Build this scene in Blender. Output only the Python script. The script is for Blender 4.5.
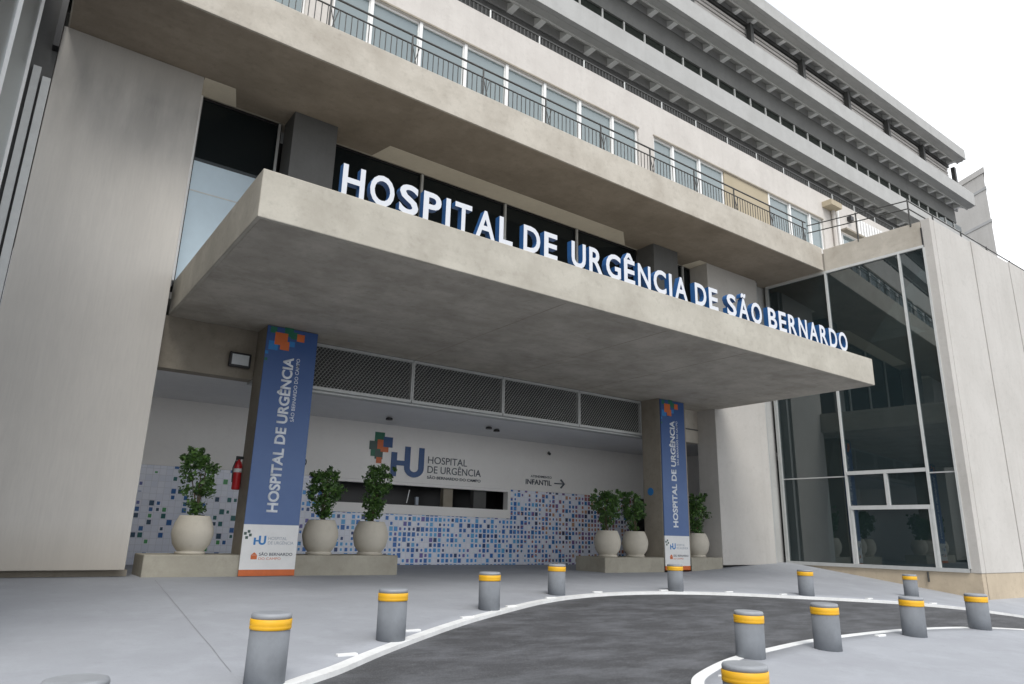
import bpy, bmesh, math, random
from mathutils import Vector, Matrix
random.seed(7)
R = math.radians
for o in list(bpy.data.objects): bpy.data.objects.remove(o, do_unlink=True)
SC = bpy.context.scene
COL = SC.collection

# ------------------------------------------------------------------ camera
CZ = 1.2
yaw, pitch, roll, FPX = R(35.94), R(15.47), R(1.34), 698.8
cam = bpy.data.cameras.new('camera'); camo = bpy.data.objects.new('camera', cam); COL.objects.link(camo)
f = Vector((math.sin(yaw)*math.cos(pitch), math.cos(yaw)*math.cos(pitch), math.sin(pitch)))
r = Vector((math.cos(yaw), -math.sin(yaw), 0)); u = r.cross(f)
r2 = r*math.cos(roll) + u*math.sin(roll); u2 = r2.cross(f)
camo.matrix_world = Matrix(((r2.x, u2.x, -f.x, 0), (r2.y, u2.y, -f.y, 0), (r2.z, u2.z, -f.z, CZ), (0, 0, 0, 1)))
cam.sensor_width = 36; cam.lens = FPX/1024*36; cam.clip_end = 2000; cam.clip_start = 0.05
SC.camera = camo

# ------------------------------------------------------------------ light
SUN_EL, SUN_AZ = R(52), R(205)          # azimuth clockwise from +Y : the sun stands behind and left of the camera
w = bpy.data.worlds.new('World'); SC.world = w; w.use_nodes = True
nt = w.node_tree; nt.nodes.clear()
out = nt.nodes.new('ShaderNodeOutputWorld'); bg = nt.nodes.new('ShaderNodeBackground')
sky = nt.nodes.new('ShaderNodeTexSky'); sky.sky_type = 'NISHITA'; sky.sun_disc = False
sky.sun_elevation = SUN_EL; sky.sun_rotation = SUN_AZ
tc = nt.nodes.new('ShaderNodeTexCoord'); nz = nt.nodes.new('ShaderNodeTexNoise'); nz.inputs['Scale'].default_value = 2.2
nz.inputs['Detail'].default_value = 5; nz.inputs['Roughness'].default_value = .5
rp = nt.nodes.new('ShaderNodeValToRGB'); rp.color_ramp.elements[0].position = .36; rp.color_ramp.elements[1].position = .56
rp.color_ramp.elements[0].color = (.62,)*3+(1,); rp.color_ramp.elements[1].color = (1, 1, 1, 1)
mx = nt.nodes.new('ShaderNodeMix'); mx.data_type = 'RGBA'
mx.inputs[7].default_value = (7.9, 8.05, 8.3, 1)      # the cloud deck
nt.links.new(tc.outputs['Generated'], nz.inputs['Vector']); nt.links.new(nz.outputs['Fac'], rp.inputs['Fac'])
nt.links.new(rp.outputs['Color'], mx.inputs[0]); nt.links.new(sky.outputs['Color'], mx.inputs[6])
nt.links.new(mx.outputs[2], bg.inputs['Color']); bg.inputs['Strength'].default_value = .11
nt.links.new(bg.outputs[0], out.inputs['Surface'])
sl = bpy.data.lights.new('sun', 'SUN'); sl.energy = 1.35; sl.angle = R(25); sl.color = (1, .965, .91)
so = bpy.data.objects.new('sun', sl); COL.objects.link(so)
so.rotation_euler = (R(90)-SUN_EL, 0, math.pi-SUN_AZ); so.location = (0, -20, 40)
SC.view_settings.view_transform = 'Standard'; SC.view_settings.look = 'None'
SC.view_settings.exposure = .78; SC.view_settings.gamma = 1; SC.view_settings.use_curve_mapping = False
SC.render.engine = 'CYCLES'
SC.cycles.diffuse_bounces = 10; SC.cycles.max_bounces = 16; SC.cycles.transparent_max_bounces = 16

# ------------------------------------------------------------------ materials
def rgb(c): return (c[0], c[1], c[2], 1)
def newmat(name):
    m = bpy.data.materials.new(name); m.use_nodes = True
    return m, m.node_tree, m.node_tree.nodes['Principled BSDF']
def mixc(nt, a, b, fac, mode='MIX'):
    n = nt.nodes.new('ShaderNodeMix'); n.data_type = 'RGBA'; n.blend_type = mode
    for i, v in ((6, a), (7, b), (0, fac)):
        if hasattr(v, 'is_output'): nt.links.new(v, n.inputs[i])
        else: n.inputs[i].default_value = v if i == 0 else rgb(v)
    return n.outputs[2]
def noise(nt, scale, stretch=(1, 1, 1), detail=6, rough=.6, src='pos'):
    if src == 'pos':
        g = nt.nodes.new('ShaderNodeNewGeometry').outputs['Position']
    else: g = nt.nodes.new('ShaderNodeTexCoord').outputs['Object']
    mp = nt.nodes.new('ShaderNodeMapping'); mp.inputs['Scale'].default_value = stretch
    nt.links.new(g, mp.inputs[0])
    n = nt.nodes.new('ShaderNodeTexNoise'); n.inputs['Scale'].default_value = scale
    n.inputs['Detail'].default_value = detail; n.inputs['Roughness'].default_value = rough
    nt.links.new(mp.outputs[0], n.inputs['Vector']); return n.outputs['Fac']
def ramp(nt, fac, p0, p1, c0=0., c1=1.):
    n = nt.nodes.new('ShaderNodeMapRange'); nt.links.new(fac, n.inputs[0])
    n.inputs[1].default_value = p0; n.inputs[2].default_value = p1
    n.inputs[3].default_value = c0; n.inputs[4].default_value = c1; return n.outputs[0]
def bump(nt, b, h, st=.3, d=.02):
    n = nt.nodes.new('ShaderNodeBump'); n.inputs['Strength'].default_value = st; n.inputs['Distance'].default_value = d
    nt.links.new(h, n.inputs['Height']); nt.links.new(n.outputs[0], b.inputs['Normal'])
def weathered(name, col, dirt, amount=.5, rough=.85, grain=.25, streak=(1, 1, .12), big=.35, bst=.25):
    """large blotches, streaks and fine grain in one cast or painted surface"""
    m, nt, b = newmat(name)
    c = mixc(nt, col, dirt, ramp(nt, noise(nt, big*2, (1, 1, 1), 7, .62), .38, .72, 0, amount))
    c = mixc(nt, c, dirt, ramp(nt, noise(nt, 1.6, streak, 6, .65), .5, .8, 0, amount*.8))
    c = mixc(nt, c, tuple(v*.8 for v in dirt), ramp(nt, noise(nt, 5.5, (1, 1, 1), 7, .72), .52, .74, 0, amount*.55))
    c = mixc(nt, c, tuple(min(1, v*1.15) for v in col), ramp(nt, noise(nt, 2.4, (1, 1, 1), 5, .6), .55, .75, 0, amount*.6))
    fine = noise(nt, 26, (1, 1, 1), 4, .7)
    c = mixc(nt, c, tuple(v*.72 for v in col), ramp(nt, fine, .42, .75, 0, grain))
    nt.links.new(c, b.inputs['Base Color']); b.inputs['Roughness'].default_value = rough
    bump(nt, b, noise(nt, 9, (1, 1, 1), 8, .75), bst, .012); return m
def paint(name, col, rough=.5, metal=0, var=.15):
    m, nt, b = newmat(name)
    c = mixc(nt, col, tuple(v*(1-var) for v in col), ramp(nt, noise(nt, 5, (1, 1, 1), 6, .7), .35, .7))
    nt.links.new(c, b.inputs['Base Color']); b.inputs['Roughness'].default_value = rough; b.inputs['Metallic'].default_value = metal
    return m
M = {}
M['conc_light'] = weathered('cast_concrete', (.50, .465, .405), (.34, .305, .255), .8, streak=(.25, .25, 1), big=.5)
M['conc_canopy'] = weathered('canopy_concrete', (.47, .445, .385), (.31, .285, .24), .85, streak=(.15, .15, 1.2), big=.6)
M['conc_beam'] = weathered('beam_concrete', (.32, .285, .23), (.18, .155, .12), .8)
M['conc_soffit2'] = weathered('canopy_soffit_concrete', (.46, .425, .37), (.27, .245, .205), .9, streak=(.12, .9, 1), big=.45)
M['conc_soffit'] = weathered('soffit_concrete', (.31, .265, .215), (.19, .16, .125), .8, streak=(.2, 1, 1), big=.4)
M['conc_patch'] = weathered('pale_soffit_patch', (.72, .66, .55), (.55, .49, .4), .4)
M['conc_dark'] = weathered('dark_column_plaster', (.12, .12, .118), (.075, .075, .07), .5)
M['conc_wall'] = None
M['render_cream'] = weathered('cream_render', (.58, .55, .515), (.45, .42, .39), .6, streak=(1.5, 1.5, .08), bst=.1)
M['panel_pale'] = weathered('pale_wall_panel', (.52, .50, .47), (.40, .38, .35), .6, streak=(1.6, 1.6, .06), big=.3, bst=.12)
M['tower_grey'] = weathered('tower_concrete', (.43, .43, .42), (.31, .31, .30), .5, streak=(1.2, 1.2, .2), big=.6)
M['tower_soffit'] = weathered('tower_soffit', (.44, .44, .425), (.32, .32, .31), .5)
M['tower_lintel'] = weathered('tower_lintel_plaster', (.19, .19, .18), (.12, .12, .115), .6)
M['tower_rib'] = weathered('pale_rib_concrete', (.86, .86, .84), (.7, .7, .69), .3)
M['tower_lip'] = paint('pale_edge_strip', (.6, .6, .57))
M['stone'] = weathered('sandstone_base', (.50, .42, .31), (.33, .27, .2), .6, streak=(1, 1, .5))
M['planter'] = weathered('planter_concrete', (.40, .375, .31), (.24, .22, .175), .7, streak=(.5, .5, 1))
M['pot'] = weathered('pot_cement', (.56, .52, .44), (.42, .385, .32), .5, streak=(1, 1, .3), grain=.15)
M['soil'] = weathered('soil', (.06, .045, .03), (.03, .022, .015), .6)
M['white'] = paint('white_paint', (.78, .78, .77), .45, 0, .08)
M['int_white'] = weathered('interior_white_wall', (.88, .86, .83), (.80, .78, .75), .3, grain=.05, bst=.03)
M['ceiling'] = weathered('interior_ceiling', (.76, .76, .76), (.66, .66, .66), .4, grain=.05, bst=.03)
M['alu'] = paint('brushed_aluminium', (.55, .56, .56), .32, .55, .15)
M['alu_frame'] = paint('grey_aluminium_frame', (.50, .51, .50), .42, .25, .12)
M['alu_pale'] = paint('pale_aluminium', (.56, .57, .56), .4, .1, .12)
M['white_frame'] = paint('white_window_frame', (.80, .80, .79), .4, 0, .06)
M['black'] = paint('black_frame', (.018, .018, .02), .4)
M['dark_rail'] = paint('dark_rail_metal', (.065, .065, .062), .55, .2, .3)
M['beige_panel'] = weathered('beige_panel', (.42, .36, .26), (.34, .29, .2), .4, bst=.03)
M['sign_white'] = paint('sign_white', (.60, .62, .66), .35, 0, .03)
M['sign_blue'] = paint('sign_blue', (.012, .085, .25), .5, 0, .1)
M['ban_blue'] = None
M['red'] = paint('red_enamel', (.5, .02, .025), .3)
M['yellow'] = paint('yellow_band', (.74, .40, .012), .5, 0, .12)
M['yellow_dk'] = paint('ochre_line', (.72, .39, .012), .5, 0, .15)
M['bollard'] = weathered('bollard_grey_paint', (.18, .195, .215), (.125, .135, .15), .7, rough=.85, streak=(2, 2, .4), big=1.6, grain=.2, bst=.12)
M['bollard_cap'] = weathered('bollard_cap_paint', (.27, .285, .305), (.19, .2, .22), .5, rough=.5, big=2)
M['kerb'] = weathered('white_kerb_paint', (.76, .77, .77), (.5, .5, .49), .45, rough=.6, streak=(1, 1, 1), big=1.5)
M['logo_blue'] = paint('logo_blue', (.025, .085, .24), .4)
M['logo_green'] = paint('logo_green', (.012, .15, .085), .4)
M['logo_orange'] = paint('logo_orange', (.62, .14, .03), .4)
M['logo_dark'] = paint('logo_dark_green', (.05, .10, .085), .4)
M['logo_sky'] = paint('logo_bright_blue', (.02, .2, .52), .4)
M['text_grey'] = paint('text_grey', (.07, .085, .11), .5)
M['text_pale'] = paint('text_pale_grey', (.34, .38, .44), .5)
M['text_banner'] = paint('banner_white_ink', (.80, .83, .88), .6)
M['bark'] = weathered('bark', (.12, .09, .06), (.06, .045, .03), .6)
M['lamp_glass'] = paint('floodlight_glass', (.62, .65, .66), .15)

def mat_left_wall():
    m, nt, b = newmat('grey_textured_wall')
    col, dirt = (.56, .535, .495), (.43, .41, .38)
    c = mixc(nt, col, dirt, ramp(nt, noise(nt, .5, (1, 1, 1), 7, .6), .38, .75, 0, .4))
    c = mixc(nt, c, dirt, ramp(nt, noise(nt, 3.2, (1, 1, .05), 5, .6), .45, .75, 0, .35))
    # darker blotched band below the balcony, stretched downwards
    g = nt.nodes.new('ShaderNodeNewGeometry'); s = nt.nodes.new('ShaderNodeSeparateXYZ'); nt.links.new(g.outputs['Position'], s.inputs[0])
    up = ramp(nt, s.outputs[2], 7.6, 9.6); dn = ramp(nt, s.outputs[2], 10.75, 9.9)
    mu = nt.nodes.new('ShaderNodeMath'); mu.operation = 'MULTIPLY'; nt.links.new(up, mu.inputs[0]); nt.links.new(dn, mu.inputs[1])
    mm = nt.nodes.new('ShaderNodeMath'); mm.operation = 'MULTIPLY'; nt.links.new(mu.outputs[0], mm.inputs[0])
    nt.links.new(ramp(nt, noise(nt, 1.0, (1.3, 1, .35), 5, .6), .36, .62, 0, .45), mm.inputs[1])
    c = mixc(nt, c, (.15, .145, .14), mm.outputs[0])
    wv = noise(nt, 22, (1, 1, .09), 4, .7)
    c = mixc(nt, c, (.43, .415, .395), ramp(nt, wv, .4, .7, 0, .3))
    # browner, darker tone towards the foot of the wall
    c = mixc(nt, c, (.36, .31, .24), ramp(nt, s.outputs[2], 1.3, .4, 0, .5))
    nt.links.new(c, b.inputs['Base Color']); b.inputs['Roughness'].default_value = .85
    bump(nt, b, wv, .25, .008); return m
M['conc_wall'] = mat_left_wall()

def mat_banner():
    m, nt, b = newmat('banner_blue_fabric')
    g = nt.nodes.new('ShaderNodeNewGeometry'); s = nt.nodes.new('ShaderNodeSeparateXYZ'); nt.links.new(g.outputs['Position'], s.inputs[0])
    c = mixc(nt, (.105, .17, .34), (.028, .08, .24), ramp(nt, s.outputs[2], 2.6, 5.2))  # canopy's shade put into the blue: darker towards the top
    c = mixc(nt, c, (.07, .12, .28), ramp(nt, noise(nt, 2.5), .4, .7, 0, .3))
    nt.links.new(c, b.inputs['Base Color']); b.inputs['Roughness'].default_value = .6
    bump(nt, b, noise(nt, 1.6, (1, 1, .5), 3, .5), .25, .05); return m
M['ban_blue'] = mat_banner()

def mat_ground(name, col, dark, kind):
    m, nt, b = newmat(name)
    c = mixc(nt, col, dark, ramp(nt, noise(nt, .55, (1, 1, 1), 8, .62), .38, .7, 0, .55))
    if kind == 'road':
        c = mixc(nt, c, tuple(v*2.3 for v in col), ramp(nt, noise(nt, 1.6, (.6, 1.3, 1), 9, .72), .43, .66, 0, 1.0))
        c = mixc(nt, c, (.19, .19, .19), ramp(nt, noise(nt, 60, (1, 1, 1), 3, .7), .5, .8, 0, .7))
        bump(nt, b, noise(nt, 70, (1, 1, 1), 5, .8), .5, .008)
    else:
        c = mixc(nt, c, tuple(v*.72 for v in col), ramp(nt, noise(nt, 3.1, (1, 1, 1), 9, .75), .56, .72, 0, .55))
        c = mixc(nt, c, tuple(v*1.22 for v in col), ramp(nt, noise(nt, 1.7, (1, 1, 1), 6, .7), .5, .75, 0, .5))
        c = mixc(nt, c, dark, ramp(nt, noise(nt, 45, (1, 1, 1), 4, .7), .5, .8, 0, .5))
        bump(nt, b, noise(nt, 34, (1, 1, 1), 6, .75), .3, .006)
    nt.links.new(c, b.inputs['Base Color']); b.inputs['Roughness'].default_value = .75
    return m
M['pavement'] = mat_ground('grey_painted_pavement', (.325, .34, .37), (.245, .255, .28), 'pave')
M['road'] = mat_ground('asphalt', (.047, .049, .054), (.03, .031, .034), 'road')
M['joint'] = paint('joint_line', (.23, .23, .245), .8)

def mat_mosaic():
    m, nt, b = newmat('square_tile_mosaic')
    L = nt.links
    def math_(op, a, b_=None):
        n = nt.nodes.new('ShaderNodeMath'); n.operation = op
        for i, v in enumerate((a, b_)):
            if v is None: continue
            if hasattr(v, 'is_output'): L.new(v, n.inputs[i])
            else: n.inputs[i].default_value = v
        return n.outputs[0]
    g = nt.nodes.new('ShaderNodeNewGeometry'); s = nt.nodes.new('ShaderNodeSeparateXYZ'); L.new(g.outputs['Position'], s.inputs[0])
    X, Z = s.outputs[0], s.outputs[2]
    cell = .155
    sx, sz = math_('DIVIDE', X, cell), math_('DIVIDE', Z, cell)
    ix, iz = math_('FLOOR', sx), math_('FLOOR', sz)
    fx, fz = math_('ABSOLUTE', math_('SUBTRACT', math_('FRACT', sx), .5)), math_('ABSOLUTE', math_('SUBTRACT', math_('FRACT', sz), .5))
    cv = nt.nodes.new('ShaderNodeCombineXYZ'); L.new(ix, cv.inputs[0]); L.new(iz, cv.inputs[1])
    wn = nt.nodes.new('ShaderNodeTexWhiteNoise'); wn.noise_dimensions = '2D'; L.new(cv.outputs[0], wn.inputs['Vector'])
    sp = nt.nodes.new('ShaderNodeSeparateColor'); L.new(wn.outputs['Color'], sp.inputs[0])
    r1, r2_, r3 = sp.outputs[0], sp.outputs[1], sp.outputs[2]
    half = math_('ADD', math_('MULTIPLY', r2_, .20), .2)
    inside = math_('MULTIPLY', math_('LESS_THAN', fx, half), math_('LESS_THAN', fz, math_('ADD', half, .04)))
    dens = ramp(nt, X, 5.2, 7.2, .30, .80)
    dens = math_('SUBTRACT', dens, ramp(nt, Z, 1.6, 2.8, 0, .22))
    on = math_('MULTIPLY', inside, math_('LESS_THAN', r1, dens))
    def cr(els):
        n = nt.nodes.new('ShaderNodeValToRGB'); n.color_ramp.interpolation = 'CONSTANT'
        e = n.color_ramp.elements
        while len(e) < len(els): e.new(.5)
        for i, (p, c) in enumerate(els): e[i].position = p; e[i].color = rgb(c)
        L.new(r3, n.inputs[0]); return n.outputs[0]
    left = cr([(0, (.015, .06, .12)), (.3, (.01, .13, .13)), (.5, (.02, .12, .36)), (.75, (.06, .32, .10)), (.9, (.10, .12, .34))])
    mid = cr([(0, (.025, .15, .48)), (.35, (.06, .32, .72)), (.66, (.012, .05, .18)), (.76, (.12, .42, .75)), (.95, (.14, .12, .40))])
    rig = cr([(0, (.02, .16, .42)), (.2, (.42, .16, .10)), (.4, (.18, .10, .28)), (.6, (.5, .27, .16)), (.72, (.03, .04, .10)), (.85, (.30, .10, .12))])
    r4 = ramp(nt, noise(nt, 9, (1, 1, 1), 2, .5), .35, .65)
    fl = math_('LESS_THAN', r4, ramp(nt, X, 5.4, 7.4, -.05, 1.05)); fr = math_('LESS_THAN', r4, ramp(nt, X, 13.8, 18.0, -.05, 1.05))
    c = mixc(nt, left, mid, fl); c = mixc(nt, c, rig, fr)
    base = mixc(nt, (.84, .86, .94), (.76, .79, .89), r2_)
    grout = math_('GREATER_THAN', math_('MAXIMUM', fx, fz), .47)
    base = mixc(nt, base, (.66, .68, .74), grout)
    L.new(mixc(nt, base, c, on), b.inputs['Base Color']); b.inputs['Roughness'].default_value = .3
    return m
M['mosaic'] = mat_mosaic()

def mat_glass(name, tint, mixf=.35, rough=.01, body=(.01, .014, .016), ior=1.6):
    """window glass: partly see-through tinted pane with a mirror-like front"""
    m = bpy.data.materials.new(name); m.use_nodes = True; nt = m.node_tree; nt.nodes.clear()
    o = nt.nodes.new('ShaderNodeOutputMaterial'); gl = nt.nodes.new('ShaderNodeBsdfGlossy'); gl.inputs['Roughness'].default_value = rough
    gl.inputs['Color'].default_value = (.92, .97, .98, 1)
    tr = nt.nodes.new('ShaderNodeBsdfTransparent'); tr.inputs['Color'].default_value = rgb(tint)
    df = nt.nodes.new('ShaderNodeBsdfDiffuse'); df.inputs['Color'].default_value = rgb(body)
    m1 = nt.nodes.new('ShaderNodeMixShader'); m1.inputs[0].default_value = mixf
    nt.links.new(tr.outputs[0], m1.inputs[1]); nt.links.new(df.outputs[0], m1.inputs[2])
    fr = nt.nodes.new('ShaderNodeFresnel'); fr.inputs['IOR'].default_value = ior
    mm = nt.nodes.new('ShaderNodeMixShader'); nt.links.new(fr.outputs[0], mm.inputs[0])
    nt.links.new(m1.outputs[0], mm.inputs[1]); nt.links.new(gl.outputs[0], mm.inputs[2])
    nt.links.new(mm.outputs[0], o.inputs[0]); return m
M['glass_wing'] = mat_glass('dark_curtain_glass', (.42, .54, .55), .45, ior=2.3, body=(.028, .045, .05))
M['glass_dark'] = mat_glass('black_glass', (.05, .05, .06), .85, ior=1.35)
M['glass_side'] = mat_glass('grey_glass', (.2, .2, .2), .8, rough=.3, body=(.07, .07, .07), ior=1.5)
M['glass_up'] = mat_glass('pale_blue_glass', (.6, .68, .7), .55, body=(.30, .37, .385), ior=1.9)
M['glass_tower'] = mat_glass('tower_glass', (.1, .12, .12), .8, body=(.03, .035, .03), ior=1.4)
M['blind'] = paint('pale_blue_film', (.50, .62, .70), .25, 0, .05)
M['curtain'] = weathered('curtain_cloth', (.52, .60, .62), (.38, .45, .48), .6, streak=(8, 8, .05), bst=0)
def emit(name, col, st):
    m, nt, b = newmat(name); b.inputs['Emission Color'].default_value = rgb(col); b.inputs['Emission Strength'].default_value = st; return m
M['tube'] = emit('lit_tube', (1, .97, .9), 1.4)
def mat_leaf():
    m, nt, b = newmat('ficus_leaf')
    oi = nt.nodes.new('ShaderNodeNewGeometry')
    c = mixc(nt, (.014, .045, .010), (.10, .20, .04), oi.outputs['Random Per Island'])
    nt.links.new(c, b.inputs['Base Color']); b.inputs['Roughness'].default_value = .4
    return m
M['leaf'] = mat_leaf()

# ------------------------------------------------------------------ helpers
def tag(o, label=None, cat=None, group=None, kind=None):
    if label: o['label'] = label
    if cat: o['category'] = cat
    if group: o['group'] = group
    if kind: o['kind'] = kind
    return o
def empty(name, loc, label, cat, group=None, rz=0):
    o = bpy.data.objects.new(name, None); COL.objects.link(o); o.location = loc; o.rotation_euler.z = rz
    o.empty_display_size = .2
    return tag(o, label, cat, group)
class MB:
    def __init__(s): s.bm = bmesh.new()
    def box(s, x0, x1, y0, y1, z0, z1, mi=0):
        v = [s.bm.verts.new((x, y, z)) for x in (x0, x1) for y in (y0, y1) for z in (z0, z1)]
        for q in ((0, 1, 3, 2), (4, 6, 7, 5), (0, 4, 5, 1), (2, 3, 7, 6), (0, 2, 6, 4), (1, 5, 7, 3)):
            fc = s.bm.faces.new([v[i] for i in q]); fc.material_index = mi
        return s
    def quad(s, *ps):
        fc = s.bm.faces.new([s.bm.verts.new(p) for p in ps]); return fc
    def prism(s, prof, axis, a, b_, mi=0):
        """profile of 2-D points extruded along axis from a to b"""
        def P(p, t): return {'x': (t, p[0], p[1]), 'y': (p[0], t, p[1]), 'z': (p[0], p[1], t)}[axis]
        A = [s.bm.verts.new(P(p, a)) for p in prof]; B = [s.bm.verts.new(P(p, b_)) for p in prof]
        n = len(prof)
        for i in range(n):
            s.bm.faces.new((A[i], A[(i+1) % n], B[(i+1) % n], B[i])).material_index = mi
        s.bm.faces.new(A[::-1]).material_index = mi; s.bm.faces.new(B).material_index = mi
        return s
    def bar(s, p, q, rad, n=8):
        p, q = Vector(p), Vector(q); d = (q-p).normalized()
        a = d.orthogonal().normalized(); b_ = d.cross(a)
        A = [s.bm.verts.new(p+(a*math.cos(t)+b_*math.sin(t))*rad) for t in [2*math.pi*i/n for i in range(n)]]
        B = [s.bm.verts.new(q+(a*math.cos(t)+b_*math.sin(t))*rad) for t in [2*math.pi*i/n for i in range(n)]]
        for i in range(n): s.bm.faces.new((A[i], A[(i+1) % n], B[(i+1) % n], B[i]))
        s.bm.faces.new(A[::-1]); s.bm.faces.new(B); return s
    def lathe(s, prof, n=32, cx=0, cy=0, cz=0, smooth=True):
        rings = []
        for (rr, z) in prof:
            rings.append([s.bm.verts.new((cx+rr*math.cos(2*math.pi*i/n), cy+rr*math.sin(2*math.pi*i/n), cz+z)) for i in range(n)])
        for A, B in zip(rings, rings[1:]):
            for i in range(n):
                fc = s.bm.faces.new((A[i], A[(i+1) % n], B[(i+1) % n], B[i])); fc.smooth = smooth
        s.bm.faces.new(rings[0][::-1]); s.bm.faces.new(rings[-1]); return s
    def build(s, name, mat, parent=None, bevel=0, local=True, loc=None):
        bmesh.ops.recalc_face_normals(s.bm, faces=s.bm.faces)
        me = bpy.data.meshes.new(name); s.bm.to_mesh(me); s.bm.free()
        for m in (mat if isinstance(mat, (list, tuple)) else [mat]): me.materials.append(m)
        o = bpy.data.objects.new(name, me); COL.objects.link(o)
        if parent is not None:
            o.parent = parent
            if local == 'world':
                root = parent
                off = Vector((0, 0, 0))
                while root is not None: off += root.location; root = root.parent
                me.transform(Matrix.Translation(-off))
        if loc: o.location = loc
        if bevel:
            b = o.modifiers.new('bevel', 'BEVEL'); b.width = bevel; b.segments = 2; b.limit_method = 'ANGLE'
        return o
def part(mb, name, mat, parent, bevel=0):      # geometry written in world coordinates
    return mb.build(name, mat, parent, bevel, 'world')
def copy_tree(o, parent=None):
    c = o.copy(); COL.objects.link(c); c.parent = parent
    for ch in [k for k in bpy.data.objects if k.parent == o]: copy_tree(ch, c)
    return c
_fc = {}
FONT = bpy.data.fonts.load('<builtin>') if '<builtin>' in bpy.data.fonts else None
def glyph(txt, bold=0.0, extrude=0.0, space=1.0):
    """mesh of a text in the XY plane, cap height 1, left at 0, baseline 0; returns mesh, x0, x1"""
    cu = bpy.data.curves.new('t', 'FONT'); cu.body = txt; cu.size = 1; cu.offset = bold; cu.extrude = extrude; cu.space_character = space
    cu.resolution_u = 4
    ob = bpy.data.objects.new('t', cu); COL.objects.link(ob)
    dg = bpy.context.evaluated_depsgraph_get(); me = bpy.data.meshes.new_from_object(ob.evaluated_get(dg))
    bpy.data.objects.remove(ob, do_unlink=True); bpy.data.curves.remove(cu)
    return me
def caph():
    if 'c' not in _fc:
        me = glyph('H'); ys = [v.co.y for v in me.vertices]; _fc['c'] = max(ys)-min(ys)
    return _fc['c']
def text_obj(name, txt, x0, x1, zb, y, cap, mat, parent, bold=.0, thick=.004, rot90=False, tilt=0):
    """flat lettering facing -Y; x0..x1 is the run on the wall (z0..z1 when rot90, x is then the baseline)"""
    me = glyph(txt, bold*caph(), 0); k = cap/caph()
    xs = [v.co.x for v in me.vertices]; a, b_ = min(xs), max(xs); kx = (x1-x0)/(b_-a)
    if rot90:
        mt = Matrix(((0, -k, 0, 0), (0, 0, 0, 0), (kx, 0, 0, 0), (0, 0, 0, 1)))
    bm = bmesh.new(); bm.from_mesh(me)
    for v in bm.verts:
        px, py = (v.co.x-a)*kx, v.co.y*k
        v.co = (zb-py, y, x0+px) if rot90 else (x0+px, y, zb+py)
    if thick:
        r_ = bmesh.ops.extrude_face_region(bm, geom=bm.faces[:])
        bmesh.ops.translate(bm, verts=[g_ for g_ in r_['geom'] if isinstance(g_, bmesh.types.BMVert)], vec=(0, thick, 0))
    mb = MB(); mb.bm.free(); mb.bm = bm
    return part(mb, name, mat, parent)

# ------------------------------------------------------------------ ground
def smooth(t): t = min(max(t, 0), 1); return t*t*(3-2*t)
def g(x, y):
    z = -.36-.004*max(-40, min(x, 60))+.045*max(-12, min(y, 15))
    s = smooth((x-17)/6)
    return z+s*((min(y, 15)-12)*.09)*(1 if y > 5 else max(0, y/5))
def sheet(name, mat, xs, ys, dz, label=None):
    mb = MB(); vs = [[mb.bm.verts.new((x, y, g(x, y)+dz)) for y in ys] for x in xs]
    for i in range(len(xs)-1):
        for j in range(len(ys)-1):
            fc = mb.bm.faces.new((vs[i][j], vs[i+1][j], vs[i+1][j+1], vs[i][j+1])); fc.smooth = True
    return tag(mb.build(name, mat), kind='structure')
xs = [-300, -150, -80, -50, -40, -30]+[-25+i for i in range(86)]+[80, 120, 200, 300]
ys = [-300, -150, -80, -50, -30]+[-20+i for i in range(42)]+[30, 60, 120, 300]
sheet('road', M['road'], xs, ys, -.045)

OUT = [(1.2, 5.45), (2.44, 6.42), (3.0, 6.81), (3.7, 7.39), (4.63, 8.1), (5.87, 8.97), (7.43, 9.9), (8.4, 10.42), (9.38, 10.8), (10.4, 11.03), (11.54, 11.08), (12.67, 10.9), (13.93, 10.4), (14.95, 9.75), (16.33, 8.85), (17.27, 8.1), (18.2, 7.2), (19.1, 6.2)]
INN = [(5.1, 3.9), (5.45, 4.5), (5.87, 4.97), (6.37, 5.28), (7.39, 5.66), (8.46, 5.88), (9.77, 6.07), (11.46, 6.13), (12.86, 6.05), (14.17, 5.78), (15.0, 5.3), (15.7, 4.6)]
def spline(P, n=6):
    res = []
    for i in range(len(P)-1):
        p0 = P[max(i-1, 0)]; p1 = P[i]; p2 = P[i+1]; p3 = P[min(i+2, len(P)-1)]
        for k in range(n):
            t = k/n
            res.append(tuple(.5*((2*p1[j])+(-p0[j]+p2[j])*t+(2*p0[j]-5*p1[j]+4*p2[j]-p3[j])*t*t+(-p0[j]+3*p1[j]-3*p2[j]+p3[j])*t**3) for j in (0, 1)))
    res.append(P[-1]); return res
outl = spline([(-6, 1.2), (-2.5, 3.0), (-.5, 4.25)]+OUT+[(22, 2), (25, -3)])
inl = spline([(4.6, -6), (4.6, -1), (4.75, 2.2)]+INN+[(18.5, 1), (21, -4)])
def loft(name, P, far, mat, steps=18):
    mb = MB(); rows = []
    for i, p in enumerate(P):
        q = far(i/(len(P)-1), p); row = []
        for k in range(steps+1):
            t = (k/steps)**1.2; x = p[0]+(q[0]-p[0])*t; y = p[1]+(q[1]-p[1])*t
            row.append(mb.bm.verts.new((x, y, g(x, y))))
        row.insert(0, mb.bm.verts.new((p[0], p[1], g(*p)-.16)))
        rows.append(row)
    for A, B in zip(rows, rows[1:]):
        for k in range(steps+1):
            fc = mb.bm.faces.new((A[k], B[k], B[k+1], A[k+1])); fc.smooth = k > 0
    return tag(mb.build(name, mat), kind='structure')
def far_out(t, p):
    # from far left-front round behind the building to far right
    if t < .12: return (-30, -12+t/.12*34)
    if t < .88: return (-30+(t-.12)/.76*95, 22)
    return (65, 22-(t-.88)/.12*30)
loft('pavement', outl, far_out, M['pavement'], 22)
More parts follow.
